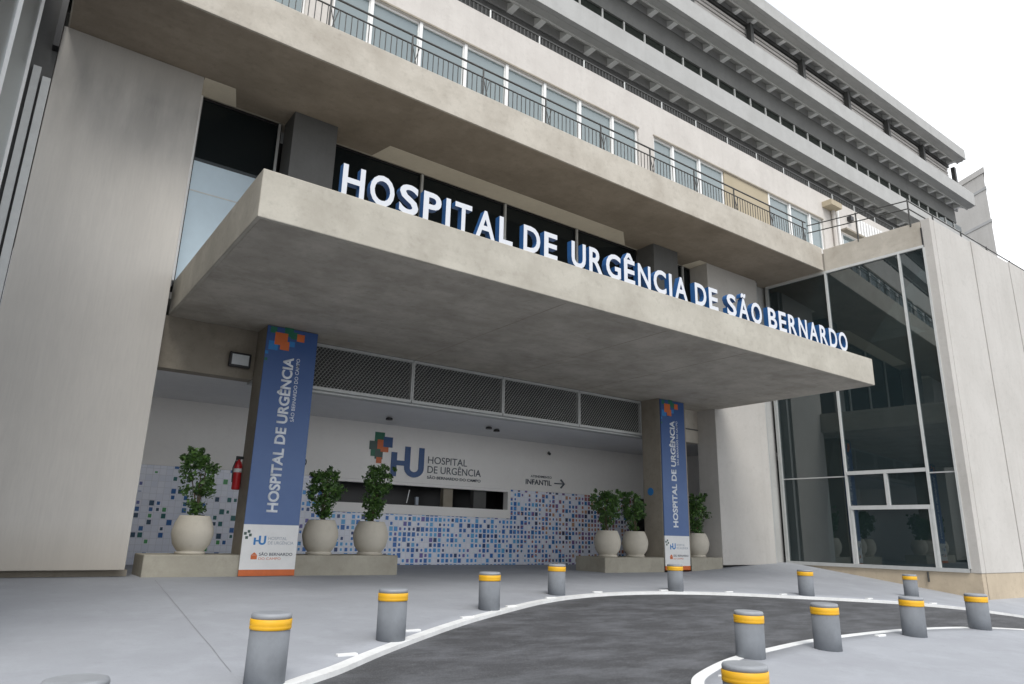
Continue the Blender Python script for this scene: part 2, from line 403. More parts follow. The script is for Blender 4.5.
cx, cy = 11, -8
loft('island_pavement', inl, lambda t, p: (cx+(p[0]-cx)*.02, cy+(p[1]-cy)*.02-2), M['pavement'], 22)
def kerb(name, P, side, wd):
    mb = MB(); rows = []
    for i, p in enumerate(P):
        a = P[max(i-1, 0)]; b_ = P[min(i+1, len(P)-1)]; d = Vector((b_[0]-a[0], b_[1]-a[1])).normalized(); n = Vector((-d.y, d.x))*side
        o = (p[0]-n.x*.006, p[1]-n.y*.006); q = (p[0]+n.x*wd, p[1]+n.y*wd)
        rows.append([mb.bm.verts.new(v) for v in ((o[0], o[1], g(*p)-.07), (o[0], o[1], g(*p)+.005), (q[0], q[1], g(*q)+.005), (q[0], q[1], g(*q)-.05))])
    for A, B in zip(rows, rows[1:]):
        for k in range(3): mb.bm.faces.new((A[k], B[k], B[k+1], A[k+1]))
    return tag(mb.build(name, M['kerb']), kind='structure')
kerb('kerb', outl, 1, .13); kerb('island_kerb', inl, -1, .12)
def joint(pts, wd=.012):
    mb = MB()
    for (a, b_) in zip(pts, pts[1:]):
        d = Vector((b_[0]-a[0], b_[1]-a[1])); L = d.length; n = Vector((-d.y, d.x)).normalized()*wd; N = max(2, int(L/.5)); row = []
        for k in range(N+1):
            x = a[0]+d.x*k/N+random.uniform(-.006, .006); y = a[1]+d.y*k/N
            row.append((mb.bm.verts.new((x-n.x, y-n.y, g(x, y)+.004)), mb.bm.verts.new((x+n.x, y+n.y, g(x, y)+.004))))
        for A, B in zip(row, row[1:]): mb.bm.faces.new((A[0], B[0], B[1], A[1]))
    return tag(mb.build('pavement_joint', M['joint']), kind='structure')
joint([(2.69, 14.5), (2.4, 11.0), (2.06, 7.06)], .003)

# ------------------------------------------------------------------ main building
YF, YB, YW, YS, YU = 15.0, 15.76, 19.8, 12.8, 14.8
ZS, ZT = 10.88, 11.79
B = empty('hospital_building', (10, 15, .25), 'beige concrete hospital block with a deep canopy and balcony above its tiled porch', 'hospital')
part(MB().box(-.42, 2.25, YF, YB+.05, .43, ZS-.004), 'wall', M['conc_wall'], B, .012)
part(MB().box(-.40, 2.33, YF+.25, YB, -.2, .425), 'wall_foot', M['conc_beam'], B)
tag(part(MB().box(19.5, 22.42, YF, YB+.05, .43, ZS-.004), 'wall', M['panel_pale'], B, .012), 'pale panel wall right of the canopy')
part(MB().box(19.6, 22.42, YF+.2, YB, -.2, .425), 'wall_foot', M['black'], B)
part(MB().box(22.42, 22.62, YF+.1, YB, .4, ZS-.004), 'corner_trim', M['alu_frame'], B)
part(MB().box(22.62, 23.42, YF+.35, YB, .4, ZS-.004), 'wall', M['tower_soffit'], B)
# columns in the porch and above the canopy
for x0, x1 in ((4.30, 5.42), (16.70, 17.95)):
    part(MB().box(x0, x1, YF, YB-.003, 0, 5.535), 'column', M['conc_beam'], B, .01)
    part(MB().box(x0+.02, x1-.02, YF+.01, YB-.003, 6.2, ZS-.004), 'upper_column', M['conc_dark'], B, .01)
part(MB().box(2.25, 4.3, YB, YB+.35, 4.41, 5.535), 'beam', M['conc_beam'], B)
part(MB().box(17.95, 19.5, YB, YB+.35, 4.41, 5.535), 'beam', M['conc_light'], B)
part(MB().box(18.05, 19.48, YB-.03, YB-.002, 4.84, 4.88), 'beam_groove', M['conc_dark'], B)
# expanded metal grille in four bays
part(MB().box(4.3, 17.9, YB+.12, YB+.4, 4.36, 4.41), 'grille_sill', M['alu_frame'], B)
gx = [5.42, 8.30, 11.17, 14.01, 16.70]
for a, b_ in zip(gx, gx[1:]):
    fr = MB()
    fr.box(a+.012, b_-.012, YB, YB+.09, 4.41, 4.48).box(a+.012, b_-.012, YB, YB+.09, 5.46, 5.52)
    fr.box(a+.004, a+.045, YB-.006, YB+.1, 4.47, 5.465).box(b_-.045, b_-.004, YB-.006, YB+.1, 4.47, 5.465)
    pf = part(fr, 'grille_frame', M['alu_frame'], B)
    gm = MB(); nr = 17; rows = nr; dz = (5.46-4.48)/rows; st = .045
    nseg = int((b_-a-.08)/st)
    for k in range(rows+1):
        z0 = 4.48+k*dz
        vs = []
        for i in range(nseg+1):
            x = a+.04+i*(b_-a-.08)/nseg; zz = min(5.462, max(4.478, z0+(dz*.42 if (i+k) % 2 else -dz*.42)))
            vs.append((gm.bm.verts.new((x, YB+.03, zz-.008)), gm.bm.verts.new((x, YB+.045, zz+.012))))
        for A, C_ in zip(vs, vs[1:]): gm.bm.faces.new((A[0], C_[0], C_[1], A[1]))
    part(gm, 'mesh', M['alu_pale'], pf)
part(MB().box(2.25, 19.5, YB+1.3, YB+1.4, 4.565, 6.1), 'duct_backing', M['conc_dark'], B)
part(MB().box(2.25, 22.6, YB+.002, YW+.4, 5.9, 6.05), 'light_leak_cover', M['tower_soffit'], B)  # unseen cover added over the porch to stop light leaking in
# porch: ceiling, back wall, side walls
part(MB().box(2.26, 26, YB+.01, YW+.3, 4.42, 4.56) if False else MB().box(2.26, 26, YB+.36, YW+.3, 4.44, 4.56), 'porch_ceiling', M['ceiling'], B)
part(MB().box(2.05, 2.25, YB+.06, YW+.3, 0, 5.5), 'porch_wall', M['int_white'], B)
sx0, sx1, sz0, sz1 = 8.05, 14.32, 2.03, 2.63
bw = MB()
bw.box(2.0, sx0, YW, YW+.3, 2.72, 4.44).box(sx0, sx1, YW, YW+.3, 2.72, 4.44).box(sx1, 22.6, YW, YW+.3, 2.72, 4.44)
part(bw, 'back_wall', M['int_white'], B)
mo = MB()
mo.box(2.0, sx0-.3, YW, YW+.3, 0, 2.715).box(sx0-.3, sx1+.12, YW, YW+.3, 0, 1.75).box(sx1+.12, 20.4, YW, YW+.3, 0, 2.715)
part(mo, 'tiled_wall', M['mosaic'], B)
fr = MB()
fr.box(sx0-.3, sx1+.12, YW-.03, YW+.25, 1.755, sz0).box(sx0-.3, sx0, YW-.004, YW+.25, sz0+.001, 2.715).box(sx1, sx1+.12, YW-.02, YW+.25, sz0+.001, 2.716).box(sx0, sx1, YW-.004, YW+.25, sz1, 2.715)
sw = part(fr, 'service_window', M['int_white'], B)
rm = MB(); rm.box(sx0-.5, sx1+.5, YW+1.4, YW+1.42, 1.4, 3.2).box(sx0-.5, sx1+.5, YW+.31, YW+1.4, 3.1, 3.12).box(sx0-.5, sx1+.5, YW+.31, YW+1.4, 1.4, 1.42).box(sx0-.52, sx0-.5, YW+.31, YW+1.4, 1.42, 3.1).box(sx1+.5, sx1+.52, YW+.31, YW+1.4, 1.42, 3.1)  # black enclosure added behind the opening to keep it dark
part(rm, 'dark_enclosure', M['black'], sw)
part(MB().box(11.9, 12.25, YW+.2, YW+.4, sz0+.003, sz1-.003), 'counter_post', M['conc_beam'], sw)
part(MB().box(13.1, 13.6, YW+.25, YW+.45, sz0+.003, sz1-.003), 'cabinet', M['conc_dark'], sw)
part(MB().bar((10.52, YW+.1, 2.10), (10.6, YW+.1, 2.5), .018), 'cord', M['white'], sw)
part(MB().box(10.85, 10.95, YW+.12, YW+.2, 2.06, 2.3), 'dispenser', M['text_pale'], sw)
part(MB().box(22.6, 22.9, YB+.4, YW+.3, 0, 4.44), 'porch_wall', M['int_white'], B)
part(MB().box(20.42, 22.58, YW+.12, YW+.3, 0, 2.715), 'doorway', M['black'], B)
for x, y in ((12.1, 17.8), (12.6, 18.1), (9.0, 18.4)):
    part(MB().lathe([(.10, 0), (.10, .05), (.06, .07)], 16, x, y, 4.35), 'ceiling_spot', M['black'], B)

# entrance canopy
CX0, CX1, CY0, CZ0, CZ1 = 2.41, 19.71, 9.61, 5.53, 6.30
cb = MB(); cb.box(CX0, CX1, CY0, YB-.004, CZ0, CZ1)
can = part(cb, 'canopy', M['conc_canopy'], B, .015)
part(MB().box(CX0+.06, CX1-.06, CY0+.06, YB-.02, CZ0-.006, CZ0+.02), 'canopy_soffit', M['conc_soffit2'], can)
for x in (8.30, 11.17, 14.01):
    part(MB().box(x-.006, x+.006, CY0+.1, YB-.05, CZ0-.009, CZ0-.002), 'soffit_joint', M['conc_beam'], can)

# balcony slab
sb = MB(); sb.prism([(YS, ZS), (YS, ZT), (YU+.4, ZT), (YU+.4, ZT-.2), (YB+.4, ZT-.2), (YB+.4, ZS)], 'x', -.36, 23.42)
slab = part(sb, 'balcony_slab', M['conc_light'], B, .012)
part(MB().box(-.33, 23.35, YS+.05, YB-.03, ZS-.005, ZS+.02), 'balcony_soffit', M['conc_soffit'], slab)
pt = MB()  # paler flat patches laid against the balcony soffit
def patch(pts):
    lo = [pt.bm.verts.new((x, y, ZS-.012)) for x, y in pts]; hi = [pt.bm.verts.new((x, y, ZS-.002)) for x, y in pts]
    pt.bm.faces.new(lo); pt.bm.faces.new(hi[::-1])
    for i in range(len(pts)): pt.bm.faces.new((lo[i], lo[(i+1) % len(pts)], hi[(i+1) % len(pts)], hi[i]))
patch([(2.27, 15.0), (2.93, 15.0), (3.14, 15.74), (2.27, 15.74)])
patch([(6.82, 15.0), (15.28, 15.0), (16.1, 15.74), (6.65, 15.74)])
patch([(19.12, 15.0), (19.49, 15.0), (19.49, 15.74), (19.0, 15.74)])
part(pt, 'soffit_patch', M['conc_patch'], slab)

# glazing between canopy and balcony
def window_unit(x0, x1, y, z0, z1, parent, frame_mat, glass_mat, fw=.06, depth=.08, name='window', extra=None):
    fm = MB(); fm.box(x0, x1, y, y+depth, z0, z0+fw).box(x0, x1, y, y+depth, z1-fw, z1)
    fm.box(x0, x0+fw, y, y+depth, z0+fw, z1-fw).box(x1-fw, x1, y, y+depth, z0+fw, z1-fw)
    wd = part(fm, name, frame_mat, parent)
    part(MB().box(x0+fw-.004, x1-fw+.004, y+depth*.5, y+depth*.5+.012, z0+fw-.004, z1-fw+.004), 'pane', glass_mat, wd)
    return wd
part(MB().box(2.3, 19.5, YB+.9, YB+1.0, 6.2, ZS-.01), 'dark_lining', M['black'], B)
wd = window_unit(2.38, 4.26, YB+.02, 6.2, ZS-.02, B, M['black'], M['glass_dark'], .05)
part(MB().box(2.30, 2.40, YB-.05, YB+.018, 6.31, ZS-.02), 'jamb', M['white_frame'], wd)
part(MB().box(2.43, 4.19, YB+.035, YB+.05, 6.31, 9.24), 'film', M['blind'], wd)
part(MB().box(2.43, 4.19, YB+.028, YB+.036, 8.49, 8.52), 'glazing_bar', M['alu_frame'], wd)
part(MB().box(4.17, 4.23, YB-.02, YB+.018, 6.31, ZS-.03), 'jamb', M['alu_frame'], wd)
mx_ = [5.46, 8.19, 11.04, 13.9, 16.68]
for a, b_ in zip(mx_, mx_[1:]):
    wd = window_unit(a, b_, YB+.02, 6.2, ZS-.02, B, M['black'], M['glass_dark'], .04)
    if a > 6: part(MB().box(a-.035, a+.035, YB-.05, YB+.018, 6.31, ZS-.05), 'mullion', M['alu_frame'], wd)
wd = window_unit(17.97, 19.5, YB+.02, 6.2, ZS-.02, B, M['black'], M['glass_dark'], .04)
part(MB().box(19.0, 19.07, YB-.05, YB+.018, 6.31, ZS-.05), 'mullion', M['alu_frame'], wd)

# upper storey behind the balcony
UZ0, UZ1 = 13.42, 14.88
openings = [(-8, 4.20), (4.88, 15.92), (16.68, 27.45)]
uw = MB()
ux = [-9.0]; 
for a, b_ in openings: ux += [a, b_]
ux.append(44.0)
uw.box(-9, 44, YU, YU+.35, ZT+.004, UZ0).box(-9, 44, YU, YU+.35, UZ1, 16.18)
for i in range(0, len(ux), 2): uw.box(ux[i], ux[i+1], YU, YU+.35, UZ0, UZ1)
part(uw, 'upper_wall', M['render_cream'], B)
part(MB().box(-9, 44, YU+.4, 17.9, 16.0, 16.12), 'terrace_floor', M['tower_soffit'], B)
for a, b_ in ((-8, 4.20), (4.88, 15.92), (16.68, 27.45)):
    part(MB().box(a-.03, b_+.03, YU-.02, YU-.001, UZ1-.0, UZ1+.05), 'drip_strip', M['conc_beam'], B)
part(MB().box(-8, 27.4, YU+.8, YU+.82, UZ0-.1, UZ1+.1), 'curtain', M['curtain'], B)
part(MB().box(-8, 27.4, YU+1.0, YU+1.1, ZT, 16), 'room_wall', M['conc_dark'], B)
mull = [4.88, 5.93, 7.40, 8.87, 10.34, 11.80, 13.26, 14.72, 15.92]
left_m = [-3.1, -1.6, -.2, 1.25, 2.7, 4.20]
for ms in (left_m, mull, [16.68, 17.72, 19.18, 20.62], [23.5, 24.98, 26.46, 27.45]):
    for k, (a, b_) in enumerate(zip(ms, ms[1:])):
        wd = window_unit(a+.004, b_-.004, YU+.08, UZ0+.003, UZ1-.003, B, M['white_frame'], M['glass_up'], .065)
        part(MB().box(a-.045, a+.05, YU+.03, YU+.078, UZ0+.003, UZ1-.003), 'mullion', M['white_frame'], wd)
        if random.random() < .75:
            part(MB().box(a+.08, b_-.08, YU+.2, YU+.21, UZ1-random.choice((.3, .45, .6, .9, 1.35)), UZ1-.07), 'roller_blind', random.choice((M['curtain'], M['white'], M['beige_panel'])), wd)
part(MB().box(20.63, 23.49, YU+.04, YU+.1, UZ0+.003, UZ1-.003), 'infill_panel', M['beige_panel'], B)
# service pipes, small window and ribbed fence on the roof of the wing
part(MB().bar((28.2, YU-.1, 12), (28.2, YU-.1, 15.55), .09), 'pipe', M['render_cream'], B)
part(MB().bar((28.55, YU-.1, 12), (28.55, YU-.1, 15.9), .07), 'pipe', M['white_frame'], B)
part(MB().box(27.5, 28.35, YU-.45, YU-.004, 15.5, 15.75), 'duct_hood', M['beige_panel'], B)
window_unit(28.85, 30.3, YU-.06, 13.6, 14.66, B, M['white_frame'], M['glass_up'], .07)
part(MB().box(28.75, 30.6, YU-.35, YU-.065, 14.7, 14.78), 'awning', M['conc_beam'], B)
part(MB().box(29.55, 29.8, YU-.2, YU-.01, 15.45, 15.65), 'speaker_horn', M['black'], B)
rb = MB(); x = 30.3
while x < 43: rb.box(x, x+.16, YU-.12, YU-.05, 12.0, 15.75); x += .26
part(rb, 'ribbed_cladding', M['white'], B)

# ------------------------------------------------------------------ right wing with curtain glazing
th = R(-4.37)
def xw(y): return 23.51-math.tan(R(4.37))*(y-12.8)
W = empty('glass_wing', (30, 12, .2), 'projecting right wing with a tall dark glass side and pale panelled front', 'building')
def wbox(mb, y0, y1, o0, o1, z0, z1):
    """box along the slanted glass line, offsets o measured towards +X"""
    v = [mb.bm.verts.new((xw(y)+o, y, z)) for o in (o0, o1) for y in (y0, y1) for z in (z0, z1)]
    for q in ((0, 1, 3, 2), (4, 6, 7, 5), (0, 4, 5, 1), (2, 3, 7, 6), (0, 2, 6, 4), (1, 5, 7, 3)): mb.bm.faces.new([v[i] for i in q])
    return mb
YR = 9.16
part(wbox(MB(), YR+.30, YS-.004, -.005, .35, ZS, 11.74), 'fascia', M['conc_light'], W, .01)
part(wbox(MB(), YS-.003, 15.2, .02, .35, ZS+.01, 11.6), 'fascia', M['conc_light'], W)
part(wbox(MB(), YR+.28, 15.2, -.03, .14, ZS-.09, ZS-.002), 'glazing_head', M['alu_pale'], W)
part(wbox(MB(), YR+.30, 15.2, -.05, .16, .44, .55), 'glazing_sill', M['alu_frame'], W)
ybays = [(15.18, 12.8), (12.8, 10.25), (10.25, 9.45)]
for (b1, b0) in ybays:
    gl = part(wbox(MB(), b0+.03, b1-.03, .04, .052, .551, ZS-.091), 'glass_pane', M['glass_wing'], W)
    part(wbox(MB(), b0-.03, b0+.03, -.04, .1, .551, ZS-.091), 'mullion', M['alu_pale'], gl)
part(wbox(MB(), 15.1, 15.2, -.05, .1, .551, ZS-.091), 'jamb', M['alu_frame'], W)
tr = MB(); wbox(tr, 10.29, 12.76, -.04, .09, 3.44, 3.56); wbox(tr, 10.29, 12.76, -.04, .09, 2.29, 2.42)
wbox(tr, 11.47, 11.57, -.035, .088, 2.421, 3.439)
wbox(tr, 10.29, 10.36, -.03, .085, .552, 2.289); wbox(tr, 12.69, 12.76, -.03, .085, .552, 2.289)
part(tr, 'door_frame', M['alu_pale'], W)
thin = MB(); wbox(thin, 12.84, 15.1, .02, .06, 3.38, 3.42); wbox(thin, 9.49, 10.21, .02, .06, 3.38, 3.42); wbox(thin, 9.49, 15.1, .06, .09, 5.5, 5.56)
part(thin, 'glazing_bar', M['alu_frame'], W)
part(MB().box(xw(YR)-.02, 24.05, YR, YR+.29, .44, 11.78), 'corner_pier', M['panel_pale'], W, .01)
part(MB().box(23.74, 23.80, YR+.27, YR+.31, .9, 11.5), 'corner_joint', M['black'], W)
part(MB().box(23.80, 24.0, YR-.03, YR-.004, 11.25, 11.4), 'fixing', M['black'], W) if False else None
fx = [24.08, 27.02, 30.44, 33.9, 37.3, 40.7, 44.2]
for a, b_ in zip(fx, fx[1:]):
    part(MB().box(a, b_-.09, YR, YR+.3, .44, 11.78+.02*(a-24)), 'front_panel', M['panel_pale'], W, .012)
part(MB().box(24.0, 44.2, YR+.05, YR+.28, .46, 11.74), 'seam_backing', M['conc_dark'], W)
part(MB().box(24.0, 44.2, YR+.31, 14.78, 11.4, 11.7), 'roof', M['tower_soffit'], W)
base = MB(); wbox(base, YR+.02, 15.4, .01, .3, -1.2, .438)
part(base, 'stone_base', M['stone'], W)
part(MB().box(24.06, 44.2, YR+.02, YR+.25, -1.2, .438), 'stone_base', M['stone'], W)
part(MB().bar((xw(10.6)-.05, 10.6, .42), (xw(10.6)-.05, 10.6, .12), .03), 'drain_pipe', M['dark_rail'], W)
# what shows through the glass
part(MB().box(24.0, 44, YR+.4, 21, .40, .46), 'hall_floor', M['ceiling'], W)
part(MB().box(36.0, 36.2, YR+.4, 21, .46, 11.4), 'hall_wall', M['tower_soffit'], W)
part(MB().box(23.6, 36.0, 20.8, 21, .46, 11.4), 'hall_wall', M['conc_dark'], W)
part(MB().box(24.2, 36, YR+.4, 20.7, 6.3, 6.7), 'gallery_floor', M['conc_beam'], W)
part(MB().box(24.9, 26.6, 15.3, 15.9, .47, 6.29), 'hall_column', M['panel_pale'], W)
tb = MB().bar((24.7, 15.9, 4.03), (24.7, 14.8, 4.06), .035); part(tb, 'light_tube', M['tube'], W)

# rail on the wing roof
rl = empty('roof_railing', (24, 9.4, 11.7), 'thin dark two bar railing running along the roof edge of the right wing', 'railing')
zr = 12.62
for z_ in (zr, zr-.3):
    part(MB().bar((23.45, 13.3, z_+.25), (xw(9.8)-.0, 9.75, z_), .022), 'rail', M['dark_rail'], rl)
    part(MB().bar((xw(9.8), 9.75, z_), (44, 9.75, z_), .022), 'rail', M['dark_rail'], rl)
for (x, y) in [(xw(9.8), 9.75), (23.62, 11.5), (25.6, 9.75), (27.9, 9.75), (30.2, 9.75), (32.5, 9.75), (34.8, 9.75)]:
    part(MB().bar((x, y, 11.65), (x, y, zr+.05+(.12 if y > 11 else 0)), .028), 'post', M['dark_rail'], rl)

# ------------------------------------------------------------------ left wing
Lw = empty('side_wing', (-4, 10, 0), 'left wing seen at a grazing angle, grey glass with thin pale mullions', 'building')
XL = -.80
part(MB().box(XL-.3, XL-.02, 7.3, 15.0, -.3, 12), 'glass_wall', M['glass_side'], Lw)
for y, wd_ in ((10.2, .03), (14.28, .04)):
    part(MB().box(XL-.019, XL+.028, y-wd_*.5, y+wd_*.5, -.2, 12), 'mullion', M['white_frame'], Lw)
part(MB().box(XL-.019, -.43, 15.02, 15.3, -.3, 12), 'return_wall', M['conc_dark'], Lw)
part(MB().box(-.745, -.615, 14.90, 15.018, -.2, 9.75), 'cover_strip', M['alu_pale'], Lw)  # both strips cut off where they would turn dark in the shade above
part(MB().box(-.57, -.435, 14.86, 15.018, -.2, 9.55), 'cover_strip', M['alu_pale'], Lw)
part(MB().box(-.53, -.425, 14.80, 15.018, 10.25, 12), 'bracket', M['black'], Lw)
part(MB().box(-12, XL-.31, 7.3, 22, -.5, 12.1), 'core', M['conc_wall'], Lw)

# ------------------------------------------------------------------ tower with brise-soleil shelves
T = empty('tower_block', (15, 19, 16), 'tall grey concrete tower with deep projecting shelves on every storey', 'building')
TX0, TX1 = -22, 51.7
YT, YFa = 18.25, 17.0
levels = [(20.22, 21.2), (24.1, 25.05), (27.6, 28.35)]
part(MB().box(TX0, TX1-.5, YT, 34, 12.2, 28.3), 'tower_core', M['tower_soffit'], T)
for li, (zb, zt) in enumerate(levels):
    e = TX1+(0, .35, 0)[li]
    part(MB().box(TX0, e, YFa, YFa+.22, zb, zt), 'shelf_fascia', M['tower_grey'], T, .01)
    part(MB().box(TX0, e+.1, YFa+.225, YFa+.55, zb, zb+.15), 'shelf_soffit', M['tower_soffit'], T)
    part(MB().box(TX0, e+.15, YFa+.55, YFa+.62, zb-.05, zb+.15), 'shelf_lip', M['tower_lip'], T)
    part(MB().prism([(YFa+.621, zb+.04), (YT-.003, zb+.46), (YT-.003, zb+.54), (YFa+.621, zb+.54)], 'x', TX0, e+.1), 'sloped_soffit', M['tower_soffit'], T)
    part(MB().box(TX0, e+.05, YT-.11, YT-.004, zb+.025, zb+.452), 'coffer_edge', M['tower_grey'], T)
    xr0 = 20.45; rib0 = None
    n0 = int((TX0-xr0)/1.293)+1
    for k in range(-9, int((e-xr0)/1.293)+1):
        xx = xr0+k*1.293
        if rib0 is None:
            rib0 = MB().prism([(YFa+.622, .03), (YT-.004, .02), (YT-.004, .455), (YFa+.622, .036)], 'x', -.13, .13).build('soffit_rib', M['tower_rib'], T)
            rb = rib0
        else: rb = rib0.copy(); COL.objects.link(rb)
        rb.location = (xx-15, -19, zb-16)
# storey 2: dark lintel band with windows under it
part(MB().box(TX0, TX1-.2, YT-.10, YT-.002, 23.05, 24.12), 'lintel_band', M['tower_lintel'], T)
pw = None
for k in range(-6, 25):
    xx = 20.45+k*1.293-.3
    if pw is None:
        pw = bpy.data.objects.new('tower_window', None)
        fm = MB().box(-.035, .035, -.07, -.004, 21.25, 23.05)
        pw = fm.build('window', M['tower_lip'], T); pw.location = (xx-15, YT-19, -16)
        pn = MB().box(.037, 1.255, -.018, -.008, 21.25, 23.045).build('pane', M['glass_tower'], pw)
    else:
        c = copy_tree(pw, T); c.location = (xx-15, YT-19, -16)
# storey 3: louvres between dark posts under a dark beam
part(MB().box(TX0, TX1-.1, YT-.16, YT-.004, 27.40, 27.62), 'dark_beam', M['dark_rail'], T)
for k in range(-6, 6):
    xx = 28.0+k*4.78
    part(MB().box(xx-.13, xx+.13, YT-.42, YT-.17, 25.0, 27.44), 'post', M['dark_rail'], T)
    lv = MB()
    for j in range(9): lv.box(xx+.15, min(xx+4.62, TX1-.3), YT-.12, YT-.02, 25.1+j*.255, 25.26+j*.255)
    if xx+.15 < TX1-1: part(lv, 'louvre', M['render_cream'], T)
# storey 1: terrace wall behind the railing
part(MB().box(TX0, TX1-1, YT-.08, YT-.003, 16.15, 20.2), 'terrace_wall', M['conc_dark'], T)
tr_ = empty('terrace_railing', (15, 15.35, 16.24), 'dark barred railing along the terrace on top of the cream wall', 'railing')
part(MB().box(-9, 44, 15.33, 15.39, 17.0, 17.05), 'top_rail', M['dark_rail'], tr_)
part(MB().box(-9, 44, 15.34, 15.38, 16.32, 16.36), 'bottom_rail', M['dark_rail'], tr_)
bb = MB(); x = 2.0
while x < 44: bb.box(x, x+.05, 15.345, 15.375, 16.36, 17.0); x += .15
tag(part(bb, 'bars', M['dark_rail'], tr_), kind='stuff')
for k in range(22):
    x = 2.2+k*1.95
    part(MB().bar((x, 15.36, 16.1), (x, 15.36, 17.0), .04), 'post', M['alu_frame'], tr_)

# distant building
D = empty('distant_building', (80, 25, 0), 'far pale building rising behind the right end of the grey tower', 'building')
def footprint(gr):
    p2 = Vector((76.3, 23.8)); a = Vector((.447, .894)); b_ = Vector((.93, .36))
    return [tuple(v) for v in (p2-a*gr-b_*gr, p2+a*22-b_*gr, p2+a*22+b_*14, p2+b_*14-a*gr)]
part(MB().prism(footprint(0), 'z', -1, 38.0), 'wall', M['panel_pale'], D)
part(MB().prism(footprint(.18), 'z', 38.003, 38.6), 'cornice', M['panel_pale'], D)
part(MB().prism(footprint(.1), 'z', 36.2, 36.5), 'string_course', M['tower_grey'], D)
part(MB().prism(footprint(.1), 'z', 32.6, 32.9), 'string_course', M['tower_grey'], D)

# ------------------------------------------------------------------ balcony railing
br = empty('balcony_railing', (11, 13.35, ZT), 'dark metal railing with thin bars along the concrete balcony above the sign', 'railing')
YRl = 13.35
for z_, r_ in ((13.02, .026), (12.76, .02), (11.93, .02)):
    part(MB().bar((-.3, YRl, z_), (23.45, YRl, z_), r_), 'rail', M['dark_rail'], br)
bb = MB(); x = -.2
while x < 23.4: bb.box(x-.009, x+.009, YRl-.008, YRl+.008, 11.93, 12.76); x += .145
tag(part(bb, 'bars', M['dark_rail'], br), kind='stuff')
for k in range(12):
    x = .15+k*2.1
    mb = MB().bar((x, YRl, ZT), (x, YRl, 13.02), .024); mb.bar((x, YRl, 12.76), (x+.2, YRl-.02, 11.93), .012); mb.bar((x+.2, YRl-.02, 12.76), (x, YRl, 11.93), .012)
    part(mb, 'post', M['dark_rail'], br)

# ------------------------------------------------------------------ rooftop letters on the canopy
sg = empty('sign_lettering', (11, 9.7, CZ1), 'white letters with blue sides standing on the canopy edge, HOSPITAL DE URGÊNCIA', 'sign')
def letters(word, x0, x1, cap=.50):
    k = cap/caph(); gap = .085
    gl = []
    WID = dict(H=.70, O=.80, S=.66, P=.64, I=.17, T=.64, A=.76, L=.56, D=.70, E=.58, U=.68, R=.67, G=.76, N=.70, C=.72, B=.66)
    WID['Ê'] = .58; WID['Ã'] = .76
    for ch in word:
        me = glyph(ch, .030*caph(), .0); xs = [v.co.x for v in me.vertices]
        q = WID[ch]*caph()/(max(xs)-min(xs))
        for v in me.vertices: v.co.x *= q
        xs = [v.co.x for v in me.vertices]; gl.append((me, min(xs), max(xs)))
    nat = sum((b_-a)*k for _, a, b_ in gl)+gap*(len(word)-1); s = (x1-x0)/nat; x = x0
    for me, a, b_ in gl:
        bm = bmesh.new(); bm.from_mesh(me)
        for v in bm.verts: v.co = (x+(v.co.x-a)*k*s, CY0+.03, CZ1+.012+v.co.y*k)
        for fc in bm.faces: fc.material_index = 0; fc.smooth = False
        top = bm.faces[:]
        r_ = bmesh.ops.extrude_face_region(bm, geom=top)
        nv = [e_ for e_ in r_['geom'] if isinstance(e_, bmesh.types.BMVert)]
        bmesh.ops.translate(bm, verts=nv, vec=(0, .13, 0))
        bm.normal_update()
        for fc in bm.faces:
            fc.smooth = False
            c = fc.calc_center_median(); fc.material_index = 0 if c.y < CY0+.031 else 1
        mb = MB(); mb.bm.free(); mb.bm = bm
        part(mb, 'letter', [M['sign_white'], M['sign_blue']], sg)
        x += (b_-a)*k*s+gap*s
for wd_, a, b_ in (('HOSPITAL', 3.62, 6.95), ('DE', 7.20, 8.02), ('URGÊNCIA', 8.38, 11.80), ('DE', 12.06, 12.87), ('SÃO', 13.20, 14.56), ('BERNARDO', 14.82, 18.50)):
    letters(wd_, a, b_)

# ------------------------------------------------------------------ logos
def sq(mb, x, z, s, y, t=.01): mb.box(x-s/2, x+s/2, y-t, y, z-s/2, z+s/2)
def logo_mark(x, z, s, y, parent, t=.012):
    """cluster of overlapping squares"""
    for name, mt, lst in (('green_squares', M['logo_green'], [(0.2, 1.55, .62), (-.15, .15, .62)]),
                          ('orange_squares', M['logo_orange'], [(.45, .85, .55), (.8, .55, .5), (.25, -.75, .34)]),
                          ('blue_square', M['logo_blue'], [(1.15, 1.15, .6)]),
                          ('dark_squares', M['logo_dark'], [(-.45, .7, .5), (.2, -.2, .5)])):
        mb = MB(); off = {'green_squares': 0, 'orange_squares': .003, 'blue_square': .006, 'dark_squares': .0015}[name]
        for i, (dx, dz, q) in enumerate(lst):
            mb = MB(); sq(mb, x+dx*s, z+dz*s, q*s*1.75, y-off-i*.0004, t); part(mb, name[:-1] if name.endswith('s') else name, mt, parent)
